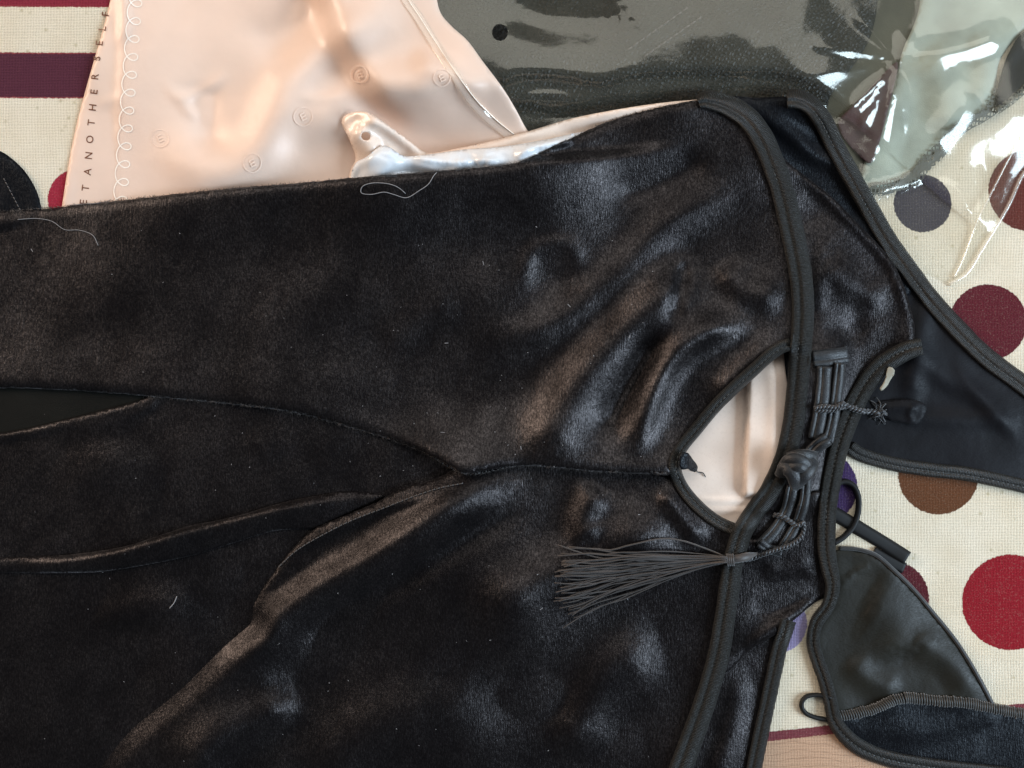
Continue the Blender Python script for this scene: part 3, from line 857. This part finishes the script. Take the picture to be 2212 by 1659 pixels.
# piece of the back panel showing at the left edge
sheet('back_panel', [(-380, 250), (-120, 290), (0, 326), (25, 342), (52, 368), (74, 402), (87, 440), (86, 466), (40, 486), (-380, 500)], MVB, dr, relief=.3 * noise(40, 51), t=1.2, edge=(1.0, 14), sp=9)
sp_ = [tube('', [(8 + 8 * k * .52, 386 + 8 * k, top(8 + 4 * k, 386 + 8 * k, .15)), (10 + 8 * k * .52, 389 + 8 * k, top(10 + 4 * k, 389 + 8 * k, .4)), (11 + 8 * k * .52, 391 + 8 * k, top(11 + 4 * k, 391 + 8 * k, .15))], 1.0, None, sides=5, step=2, link=False) for k in range(9)]
joined('seam_stitching', sp_, MTAS, dr)['kind'] = 'stuff'

# lining at the back of the neck and its straps (right)
sheet('lining', [(1700, 560), (1860, 480), (1930, 520), (1990, 608), (2076, 722), (2140, 786), (2212, 840), (2330, 930), (2480, 1010), (2480, 1110), (2330, 1078), (2212, 1050), (2090, 1022), (1934, 1003), (1845, 974),
                 (1780, 960), (1720, 900), (1690, 700)], MLIN, dr,
      relief=ridge([(1960, 720), (2020, 800), (2120, 860), (2212, 930)], 2.2, 26) + ridge([(2010, 620), (1985, 740), (1975, 850), (2000, 880)], 2.4, 24) + ridge([(1900, 900), (2030, 905), (2212, 910)], 1.6, 20) +
      ridge([(2050, 760), (2110, 850), (2212, 960)], 1.2, 16) + .4 * noise(40, 52), t=1.2, edge=(.8, 12))
sheet('lining_flap', [(1892, 880), (1900, 868), (1930, 864), (1985, 866), (2002, 878), (1994, 902), (1980, 918), (1950, 914), (1915, 905)], MLIN, dr,
      relief=ridge([(1900, 884), (1950, 880), (1998, 884)], 1.2, 10) + ridge([(1975, 872), (1965, 895), (1975, 915)], .9, 6), t=.8, sp=5, edge=(.7, 8))
# elastic loop and folded strap
def ribbon_loop(name, pts, w, lift=0.0, flat=1.3):
    q = [(x, y, top(x, y, w * S * 1000 * flat + lift)) for x, y in pts]
    return tube(name, q, w, MELAS, dr, sides=8, flat=flat, step=5)
ribbon_loop('hanging_loop', [(1800, 1050), (1822, 1040), (1842, 1048), (1854, 1074), (1853, 1108), (1842, 1138), (1822, 1160), (1800, 1174)], 6.5)
strip('strap_end', [(1885, 1192), (1920, 1212), (1954, 1228)], 26, MELAS, dr, height=.9, flat=True, step=5)
strip('strap', [(1780, 1098), (1810, 1114), (1860, 1144), (1910, 1174), (1960, 1206)], 31, MELAS, dr, height=1.1, flat=True, step=5, t=.8)

# cup with olive-black lining, lower right
sheet('cup_lining', [(1798, 1195), (1815, 1186), (1849, 1188), (1888, 1199), (1927, 1230), (1973, 1275), (2012, 1322), (2063, 1386), (2108, 1458), (2142, 1522), (2150, 1560), (2000, 1580), (1856, 1580), (1805, 1560),
                     (1784, 1500), (1764, 1440), (1755, 1390), (1766, 1346), (1792, 1308), (1800, 1266), (1794, 1225)], MCUP, dr,
      relief=ridge([(1960, 1380), (2040, 1420), (2090, 1480), (2110, 1520)], 3.0, 34) + ridge([(1830, 1420), (1880, 1470), (1950, 1500)], 2.4, 26) + ridge([(1810, 1270), (1850, 1235), (1890, 1222)], 1.2, 5) +
      ridge([(1860, 1300), (1930, 1340), (1960, 1430)], 3.0, 70) + .4 * noise(40, 53), t=1.3, edge=(1.2, 22))
strip('cup_edge', [(1812, 1184), (1849, 1186), (1890, 1198), (1929, 1230), (1976, 1276), (2016, 1324), (2066, 1386), (2111, 1458), (2146, 1524)], 9, MTH, dr, height=.8, lobes=False, t=.2, follow=2)
sheet('cup_facing', [(1806, 1552), (1856, 1542), (1895, 1530), (1927, 1516), (1954, 1511), (2032, 1516), (2090, 1520), (2160, 1532), (2240, 1545), (2480, 1560), (2480, 1760), (2212, 1690), (2012, 1660), (1915, 1638), (1856, 1612), (1818, 1582)],
      MVB, dr, relief=.5 * noise(45, 54), t=1.1, edge=(.8, 12))
ov = spline([(1808, 1548), (1856, 1540), (1895, 1529), (1927, 1514), (1954, 1508), (2032, 1514), (2090, 1519), (2160, 1533), (2240, 1546), (2420, 1560)], step=5.2)
parts = []
for k in range(len(ov) - 1):
    q = ov[k]; t_ = ov[k + 1] - ov[k]; t_ = t_ / np.linalg.norm(t_); nn = np.array([-t_[1], t_[0]])
    a, b = q - nn * (11 + random.uniform(-1.5, 1.5)), q + nn * (11 + random.uniform(-1.5, 1.5)) + t_ * 4
    m = (a + b) / 2 + t_ * 1.0
    parts.append(tube('', [(*a, top(*a, .25)), (*m, max(top(*a), top(*b)) + 1.0), (*b, top(*b, .25))], 2.0, None, sides=5, step=6, link=False))
joined('overlock_seam', parts, MOVR, dr)['kind'] = 'stuff'
ribbon_loop('small_loop', [(1796, 1506), (1762, 1501), (1740, 1506), (1731, 1522), (1738, 1538), (1756, 1548), (1796, 1556)], 5.0)

# lower lining and back armhole, between the two bottom trims
sheet('armhole_lining', [(1560, 1430), (1640, 1370), (1705, 1335), (1698, 1372), (1684, 1430), (1668, 1505), (1648, 1600), (1630, 1680), (1600, 1960), (1380, 1960), (1440, 1740), (1500, 1580)], MV, dr,
      relief=ridge([(1600, 1440), (1590, 1540), (1560, 1640), (1530, 1720)], 2.0, 26) + .5 * noise(35, 55), t=1.2, edge=(.8, 12))
# back yoke velvet up to the shoulder edge
sheet('back_yoke', [(1560, 216), (1640, 211), (1720, 211), (1772, 236), (1806, 306), (1842, 376), (1884, 450), (1930, 526), (1975, 590), (1960, 640), (1860, 640), (1700, 600), (1640, 400)], MVB, dr,
      relief=ridge([(1600, 222), (1697, 281), (1756, 332), (1814, 360), (1880, 440)], 3.2, 20) + .3 * noise(30, 56), t=1.2, edge=(1.0, 14))
sheet('yoke', [(1600, 250), (1660, 310), (1700, 348), (1750, 388), (1798, 426), (1845, 474), (1880, 510), (1928, 566), (1950, 612), (1966, 660), (1976, 712), (1972, 742), (1940, 764), (1890, 800), (1852, 850), (1822, 920), (1806, 980),
               (1794, 1060), (1788, 1180), (1740, 1200), (1640, 1196), (1622, 1150), (1660, 1090), (1698, 1010), (1716, 880), (1722, 780), (1712, 640), (1690, 480), (1640, 330)], MV, dr,
      relief=ridge([(1700, 352), (1795, 430), (1873, 508), (1925, 566), (1960, 660), (1972, 720)], 2.6, 16, 30) + ridge([(1770, 560), (1850, 620), (1920, 660)], 2.5, 34) + ridge([(1760, 640), (1800, 700), (1880, 720)], -1.5, 30) +
      ridge([(1780, 500), (1770, 640), (1790, 740)], 1.4, 20) + .4 * noise(36, 57), t=1.3, edge=(1.6, 16))
# velvet sleeve fold below the neck
sheet('sleeve_fold', [(1590, 1160), (1640, 1160), (1700, 1110), (1770, 1060), (1786, 1180), (1798, 1250), (1796, 1284), (1766, 1298), (1724, 1332), (1681, 1367), (1623, 1402), (1566, 1452), (1545, 1430), (1570, 1300)], MV, dr,
      relief=ridge([(1780, 1285), (1724, 1320), (1670, 1360), (1600, 1410)], 2.0, 14, 30) + ridge([(1640, 1230), (1700, 1230), (1770, 1220)], 1.6, 20) + ridge([(1620, 1300), (1680, 1300), (1760, 1250)], -1.8, 26) + .4 * noise(32, 58),
      t=1.2, edge=(1.5, 16))

# skirt layers seen through the slit at the left
sheet('mesh_insert', [(-380, 800), (-100, 815), (100, 825), (330, 845), (330, 880), (120, 930), (0, 952), (-380, 980)], MINS, dr, relief=.2 * noise(40, 60), t=1.0, sp=9)
sheet('inner_skirt', [(-380, 970), (-150, 948), (0, 936), (60, 926), (112, 914), (200, 892), (300, 866), (340, 850), (700, 850), (1010, 960), (1010, 1060), (800, 1250), (500, 1480), (240, 1960), (-380, 1960)], MV, dr,
      relief=1.0 * noise(80, 61) + .3 * noise(40, 62) + ridge([(700, 960), (400, 980), (100, 1010)], 2.0, 60) + ridge([(450, 1290), (250, 1330), (60, 1400)], 2.2, 40), t=1.2, edge=(.9, 12))
sheet('skirt_fold', [(830, 1072), (790, 1064), (751, 1062), (690, 1070), (626, 1082), (570, 1097), (528, 1110), (470, 1124), (408, 1136), (340, 1158), (270, 1180), (150, 1198), (0, 1206), (-380, 1215), (-380, 1250), (-100, 1240), (0, 1238), (110, 1238),
                     (218, 1235), (354, 1213), (430, 1196), (490, 1178), (588, 1148), (640, 1143), (690, 1142), (760, 1110)], MV, dr, relief=ridge([(820, 1076), (700, 1084), (528, 1118), (408, 1148), (200, 1203), (0, 1220)], 3.2, 10, 34) + .2 * noise(30, 63),
      t=1.1, edge=(1.6, 16), sp=7)

# front, lower half
lowr = .8 * noise(120, 64) + .15 * noise(45, 65)
lowr = lowr + ridge([(1160, 1034), (1060, 1054), (980, 1092), (880, 1160), (790, 1218), (700, 1268), (600, 1340), (500, 1395), (380, 1450)], 5.2, 44, 70, taper=.25)
lowr = lowr + ridge([(1150, 1080), (1020, 1150), (900, 1225), (760, 1310), (620, 1400)], -2.5, 32)
lowr = lowr + ridge([(990, 1040), (900, 1076), (830, 1098), (700, 1158), (640, 1192), (560, 1262)], .9, 10)
lowr = lowr + ridge([(380, 1700), (460, 1610), (540, 1560), (660, 1500)], 3.2, 36, 60)
lowr = lowr + ridge([(1500, 1130), (1400, 1160), (1260, 1220), (1120, 1290), (1000, 1350)], 4.0, 70) + ridge([(1300, 1050), (1260, 1120), (1280, 1180)], 2.4, 34) + ridge([(1420, 1050), (1470, 1110), (1520, 1180)], 2.0, 22)
lowr = lowr + ridge([(1230, 1660), (1260, 1540), (1340, 1440), (1440, 1400)], 3.0, 60) + ridge([(640, 1690), (820, 1570), (960, 1510), (1100, 1480)], 2.0, 75) + ridge([(900, 1420), (1000, 1480), (1150, 1500), (1300, 1560)], -1.6, 70)
calm = .35 + .65 * sstep((GX - 500) / 500.)
lowr = lowr * 1.8 + .9 * noise(80, 164) * calm
sheet('front_lower', [(1448, 1020), (1400, 1012), (1300, 1004), (1130, 992), (1000, 1006), (950, 1030), (900, 1046), (864, 1058), (810, 1086), (760, 1108), (715, 1126), (680, 1142), (645, 1172), (612, 1210), (582, 1250), (556, 1290), (533, 1327), (500, 1358),
                      (455, 1392), (380, 1450), (260, 1550), (160, 1680), (60, 1960), (1370, 1960), (1440, 1740), (1472, 1650), (1526, 1500), (1556, 1400), (1576, 1300), (1586, 1210), (1602, 1152), (1552, 1130), (1514, 1104), (1480, 1066), (1462, 1034)], MV, dr,
      relief=lowr, t=1.4, edge=(1.6, 18), sp=7, fuzz=.5, grow=30, soft=26, fade=sstep((near(spline([(520, 1338), (455, 1392), (380, 1450), (260, 1550), (160, 1680), (60, 1960)], step=10), GX.astype(float), GY.astype(float))[0] - 4) / 80.))
stl = spline([(1000, 1044), (950, 1054), (900, 1070), (830, 1097), (760, 1124), (707, 1150), (642, 1188), (600, 1226)], step=11)
joined('hem_stitching', [tube('', [(*a, top(*a, .15)), (*((a + b) / 2 * .55 + a * .2 + b * .25), top(*((a + b) / 2), .55)), (*(a * .3 + b * .7), top(*b, .15))], 1.2, None, sides=5, step=3, link=False) for a, b in zip(stl[:-1], stl[1:])], MTAS, dr)['kind'] = 'stuff'

# front, upper half
upr = .6 * noise(140, 66) + .12 * noise(45, 67)
upr = upr + ridge([(1130, 1010), (1190, 930), (1240, 850), (1320, 750), (1420, 650), (1520, 560)], 5.0, 74, 56, taper=.2)
upr = upr + ridge([(1370, 1000), (1386, 930), (1412, 850), (1456, 770), (1530, 716), (1640, 690)], 4.0, 30, 40, taper=.25)
upr = upr + ridge([(1300, 960), (1330, 880), (1380, 790), (1440, 700)], -2.6, 30)
upr = upr + ridge([(1450, 700), (1470, 620), (1480, 560)], -1.6, 16)
upr = upr + ridge([(1560, 560), (1600, 620), (1700, 640)], 2.0, 36)
upr = upr + ridge([(1000, 720), (1150, 720), (1300, 620), (1450, 480), (1620, 400)], 2.2, 40)
upr = upr + bump(1190, 600, -.9, 50) + ridge([(1130, 640), (1150, 545), (1230, 530), (1260, 600)], .7, 20)
upr = upr + ridge([(1540, 870), (1600, 800), (1690, 730)], 1.4, 26) + ridge([(820, 760), (900, 690), (1000, 650)], .7, 40)
cre = spline([(1040, 362), (1110, 354), (1220, 350), (1340, 340), (1450, 326), (1540, 330)], step=10)
d_, s_, t_ = near(cre, GX.astype(float), GY.astype(float))
upr = upr - 3.0 * sstep((-s_ * d_) / 26) * sstep((GX - 1020) / 80.) * sstep((1500 - GX) / 240.)
upr = upr + ridge([(1540, 330), (1400, 400), (1300, 420)], -1.4, 34)
upr = 1.2 + upr * 1.8 + .6 * noise(70, 166) * calm
sheet('front_upper', [(-380, 486), (-150, 466), (0, 457), (80, 453), (180, 441), (270, 432), (420, 415), (530, 404), (640, 396), (760, 384), (950, 369), (1060, 359), (1112, 352), (1150, 338), (1200, 315), (1300, 268), (1400, 238), (1470, 222), (1520, 216),
                      (1580, 232), (1640, 290), (1682, 400), (1712, 520), (1728, 640), (1724, 740), (1702, 748), (1668, 764), (1628, 800), (1582, 842), (1544, 880), (1504, 928), (1470, 970), (1456, 1002), (1448, 1024), (1400, 1023), (1300, 1019), (1200, 1010), (1130, 1006), (1080, 1011),
                      (1040, 1018), (1004, 1023), (980, 1012), (950, 994), (900, 970), (850, 952), (800, 936), (760, 924), (710, 910), (650, 893), (600, 885), (520, 876), (450, 868), (310, 855), (150, 843), (0, 838), (-150, 836), (-380, 834)], MV, dr,
      relief=upr, t=1.4, edge=(2.2, 22), sp=7, fuzz=.5, grow=70, soft=52)

# ------------------------------------------------------------------ trims and closures
strip('strap_piping', [(1700, 214), (1722, 214), (1750, 227), (1776, 258), (1803, 313), (1834, 371), (1873, 441), (1916, 516), (1967, 588), (2012, 648), (2071, 713), (2129, 770), (2212, 832), (2330, 920), (2470, 1006)], 42, MRIB, dr, height=1.8, stitch=MSTI)
strip('lower_strap_piping', [(1836, 966), (1852, 978), (1880, 989), (1934, 1003), (2012, 1015), (2090, 1024), (2212, 1050), (2330, 1078), (2470, 1108)], 31, MRIB, dr, height=1.6, stitch=MSTI)
strip('armhole_piping', [(1703, 1340), (1697, 1362), (1685, 1396), (1673, 1450), (1658, 1520), (1642, 1594), (1629, 1659), (1612, 1760), (1585, 1950)], 34, MRIB, dr, height=1.7, stitch=MSTI)
strip('collar_piping', [(1992, 749, 36), (1972, 753, 40), (1948, 763, 42), (1903, 792, 44), (1862, 845, 44), (1831, 913, 43), (1812, 968, 42), (1798, 1034, 41), (1788, 1100, 40), (1785, 1177, 40), (1791, 1224, 38), (1799, 1265, 32), (1790, 1306, 30), (1764, 1345, 30), (1757, 1386, 30),
                        (1768, 1431, 30), (1782, 1470, 30), (1794, 1516, 31), (1802, 1553, 32), (1818, 1580, 34), (1856, 1614, 36), (1915, 1638, 36), (2012, 1656, 36), (2212, 1682, 36), (2470, 1752, 36)], 43, MRIB, dr, height=2.0, stitch=MSTI, groove=.1)
# frog closure: satin bias straps
def bias(name, pts, w, h=1.25, t=.2):
    return strip(name, pts, w, MSAT, dr, height=h, lobes=True, groove=.25, wob=.06, t=t, step=5, follow=4)
bias('satin_strap', [(1756, 776), (1790, 772), (1832, 766)], 36)
bias('satin_strap', [(1781, 792), (1777, 850), (1770, 900), (1760, 948)], 32)
bias('satin_strap', [(1815, 784), (1808, 850), (1800, 905), (1788, 955)], 25)
bias('satin_strap', [(1742, 1030), (1738, 1080), (1722, 1130), (1690, 1186)], 24)
bias('satin_strap', [(1712, 1050), (1700, 1100), (1670, 1150), (1640, 1180)], 26)
bias('satin_strap', [(1640, 1172), (1662, 1186), (1690, 1192)], 22)
strip('keyhole_piping', [(1708, 744), (1690, 749), (1669, 762), (1630, 797), (1584, 839), (1545, 878), (1506, 925), (1473, 966), (1458, 997), (1461, 1026), (1479, 1061), (1514, 1100), (1553, 1129), (1600, 1150)], 28, MRIB, dr, height=1.7, stitch=MSTI, groove=-.15)
strip('neckline_piping', [(1508, 221, 30), (1524, 216, 40), (1568, 227, 46), (1611, 252, 50), (1642, 291, 50), (1670, 352, 50), (1693, 422, 51), (1713, 508, 52), (1728, 586, 51), (1734, 650, 50), (1733, 710, 49), (1728, 769, 48), (1722, 843, 47), (1712, 925, 46), (1693, 995, 45), (1662, 1062, 44),
                          (1630, 1106, 44), (1604, 1148, 44), (1590, 1190, 44), (1583, 1215, 44), (1577, 1260, 45), (1566, 1333, 46), (1553, 1411, 47), (1525, 1509, 48), (1498, 1586, 50), (1471, 1659, 51), (1440, 1745, 51), (1375, 1940, 51)], 50, MRIB, dr, height=2.2, stitch=MSTI)
bias('satin_strap', [(1790, 948), (1768, 962), (1745, 985), (1730, 1005)], 30, h=2.0)

# knotted ball button: bands of satin tube crossing over a core
kx_, ky_ = 1726, 1013
kz = top(kx_, ky_, 0)
def ball(cx, cy, cz, rx, ry, rz, nu=18, nv=12):
    V, F = [], []
    for j in range(nv + 1):
        ph = math.pi * j / nv
        for i in range(nu):
            th = 2 * math.pi * i / nu
            V.append(W3(cx + rx * math.sin(ph) * math.cos(th), cy + ry * math.sin(ph) * math.sin(th), cz + rz * math.cos(ph)))
    for j in range(nv):
        for i in range(nu):
            a, b = j * nu + i, j * nu + (i + 1) % nu
            F.append((a, a + nu, b + nu, b)[::-1])
    return V, F
v, f = ball(kx_ - 2, ky_, kz + 2.6, 33, 33, 5.4)
knot = mesh_obj('knot_button', v, f, MSAT, dr)
kb = lambda pts, r, fl=.62: tube('knot_band', [(kx_ + x, ky_ + y, kz + z) for x, y, z in pts], r, MSAT, knot, sides=12, flat=fl, step=3)
kb([(-38, 12, 2), (-30, -2, 6), (-14, 10, 7.4), (-8, 26, 6), (-4, 36, 2)], 15)
kb([(-6, 34, 2), (4, 22, 6), (16, 8, 7.2), (26, -6, 5.5), (30, -18, 2)], 15)
kb([(-34, -2, 3), (-22, -18, 6.5), (-4, -20, 8.2), (12, -12, 7.6), (20, 2, 5)], 14)
kb([(-20, -10, 6.8), (-8, -5, 8.6), (6, -4, 8.8), (16, -8, 7)], 11)
kb([(34, -26, 1), (18, -30, 4), (-2, -30, 4.5), (-22, -24, 2)], 12)

# cords, fraying and tassel
H_k = H
cord('tie_cord', [(1760, 882), (1782, 879), (1804, 881), (1821, 873), (1838, 882), (1862, 888), (1888, 890), (1900, 896)], 5.0, MCORD, dr)
cord('tie_cord', [(1764, 888), (1800, 887), (1824, 880), (1850, 880)], 3.6, MCORD, dr)
fr_parts = []
for k in range(26):
    x, y = 1900 + random.uniform(-8, 8), 892 + random.uniform(-8, 8)
    a = random.uniform(0, 2 * math.pi); L = random.uniform(10, 34)
    b = a + random.uniform(-1, 1)
    z0 = top(x, y, 1.0)
    p1 = (x + L * .5 * math.cos(a), y + L * .5 * math.sin(a)); p2 = (p1[0] + L * .5 * math.cos(b), p1[1] + L * .5 * math.sin(b))
    fr_parts.append(tube('', [(x, y, z0), (*p1, top(*p1, random.uniform(.5, 2))), (*p2, top(*p2, .4))], random.uniform(.8, 1.6), None, sides=5, step=4, link=False))
joined('frayed_knot', fr_parts, MCORD, dr)
cord('tassel_cord', [(1672, 1112), (1690, 1116), (1706, 1126), (1722, 1136), (1735, 1130), (1736, 1146), (1730, 1160), (1712, 1175), (1680, 1187), (1650, 1197), (1622, 1207), (1590, 1210)], 4.6, MCORD, dr)
tz = top(1575, 1209, 0)
v, f = tube('', [(1636, 1196, top(1636, 1196, 1)), (1606, 1204, tz + 1.6), (1580, 1209, tz + 1.6), (1568, 1209, tz + 1.4)], 9, None, sides=10, flat=.8, taper=[.3, 1, .95, .9], step=4, link=False)
tas = mesh_obj('tassel', v, f, MTAS, dr)
for k in range(4):
    x = 1571 + k * 4.2
    tube('binding', [(x - 1, 1197, tz - .6), (x, 1200, tz + 2.4), (x, 1209, tz + 4.0), (x + 1, 1218, tz + 2.4), (x + 2, 1221, tz - .6)], 2.1, MTAS, tas, sides=6, step=4)
rs = random.Random(5)
N = 54
Hs = blur(maxf(H, 10), 8)
for k in range(N):
    f = k / (N - 1)
    ey = 1194 + 128 * f + rs.uniform(-22, 22)
    ex = 1196 + rs.uniform(0, 26) + (18 if f > .8 else 0) + (25 * abs(f - .5) if rs.random() < .5 else 0)
    if k == 3: ex, ey = 1226, 1188
    if k == N - 1: ex, ey = 1216, 1354
    sy = 1203 + 12 * f
    sag = rs.uniform(-12, 12)
    pts = []
    layer = rs.uniform(.4, 3.6)
    wob, fq, ph = rs.uniform(3, 11), rs.uniform(5, 11), rs.uniform(0, 6.3)
    for j in range(12):
        u = j / 11
        x = 1570 + (ex - 1570) * u
        e = u ** 1.25
        y = sy + (ey - sy) * e + sag * math.sin(math.pi * u) * (1 - .3 * u) + wob * math.sin(u * fq + ph) * u + rs.uniform(-2.2, 2.2) * u
        if k == 3: y -= 24 * math.sin(math.pi * min(1, u * 1.4)) * (1 if u < .7 else 0)
        pts.append((x, y, float(samp(Hs, x, y)) + .5 + layer * (1 - .45 * u)))
    tube('strand', pts, rs.uniform(1.15, 1.8), MTAS, tas, sides=5, step=14, taper=[1, 1, 1, 1, .8])

# scrap of cloth and thread end at the tip of the keyhole
sheet('frayed_scrap', [(1470, 980), (1486, 978), (1498, 994), (1508, 1008), (1500, 1020), (1486, 1012), (1470, 1014)], MVB, dr, relief=.4 * noise(8, 71), t=2.0, sp=4, fuzz=1.0, edge=(.5, 5))
tube('loose_thread', [(1500, 1012, top(1500, 1012, .5)), (1508, 1020, top(1508, 1020, .8)), (1518, 1021, top(1518, 1021, .8)), (1524, 1030, top(1524, 1030, .6))], 1.2, MTH, dr, sides=5, step=3)
sheet('frayed_label', [(1920, 792), (1932, 800), (1922, 822), (1908, 842), (1901, 842), (1912, 824)], MFRAY, dr, relief=.3 * noise(8, 72), t=.3, sp=4, fuzz=.8, raise_h=False)

# ------------------------------------------------------------------ lint on the velvet
def lint(pts, r, label):
    o = tube('lint_thread', [(x, y, top(x, y, .25)) for x, y in spline(pts, step=6)], r, MLINT, None, sides=5, step=5)
    tag(o, label, 'lint', 'lint on the velvet')
lint([(876, 418), (860, 405), (838, 397), (800, 396), (782, 404), (780, 416), (800, 420), (830, 415), (850, 420), (878, 427), (905, 412), (925, 398), (938, 378), (946, 370)], .75, 'long looped pale thread lying along the top edge of the black velvet')
lint([(38, 474), (80, 472), (112, 478), (140, 496), (170, 497), (200, 508), (212, 530)], .6, 'thin wavy pale hair on the velvet below the printed lettering')
lint([(382, 1288), (376, 1302), (366, 1314)], .9, 'short slanted pale fibre on the velvet below the skirt fold')
lint([(150, 443), (185, 440), (215, 438), (240, 432)], .7, 'pale fluff fibre on the velvet edge under the printed bag')

# ------------------------------------------------------------------ pile fibres along the folded edges, dust on the velvet
def fibres(name, lines, n, lo, hi, mat, parent, rad=.45, along=None, seed=3):
    r = random.Random(seed)
    V, F = [], []
    for ln in lines:
        p = spline(ln, step=4)
        for _ in range(n):
            i = r.randrange(len(p) - 1)
            f = r.random()
            q = p[i] * (1 - f) + p[i + 1] * f
            a = r.uniform(0, 2 * math.pi)
            L = r.uniform(lo, hi)
            e = q + L * np.array([math.cos(a), math.sin(a)])
            w = rad * np.array([-math.sin(a), math.cos(a)])
            z = top(q[0], q[1], .05)
            b = len(V)
            V += [W3(*(q + w), z), W3(*(q - w), z), W3(e[0], e[1], max(top(e[0], e[1]), z - .6) + r.uniform(.1, .7))]
            F.append((b, b + 1, b + 2))
    o = mesh_obj(name, V, F, mat, parent)
    o['kind'] = 'stuff'
    return o
fibres('edge_fuzz', [[(-150, 466), (0, 457), (180, 441), (420, 415), (640, 396), (950, 369), (1112, 352), (1200, 315), (1300, 268), (1400, 238), (1500, 218)],
                     [(310, 855), (600, 885), (760, 924), (900, 970), (1004, 1023), (1130, 1006), (1300, 1019), (1440, 1022)]], 1500, 3, 8, MTAS, dr)
rd = random.Random(9)
V, F = [], []
for k in range(130):
    x, y = rd.uniform(0, 1480), rd.uniform(480, 1650)
    if rd.random() < .35: x, y = rd.gauss(1050, 250), rd.gauss(950, 200)
    if 1440 < x: continue
    a, L = rd.uniform(0, 6.28), rd.uniform(1.2, 3.2) * (3.0 if rd.random() < .08 else 1)
    d = np.array([math.cos(a), math.sin(a)]); w = np.array([-d[1], d[0]]) * rd.uniform(.35, .7)
    q = np.array([x, y]); b = len(V)
    z = top(x, y, .35)
    for e in (q - d * L / 2 + w, q - d * L / 2 - w, q + d * L / 2 - w, q + d * L / 2 + w):
        V.append(W3(e[0], e[1], z))
    F.append((b, b + 1, b + 2, b + 3))
ds = mesh_obj('dust', V, F, MLINT)
ds['kind'] = 'stuff'; ds['label'] = 'tiny pale dust specks scattered over the black velvet'; ds['category'] = 'dust'
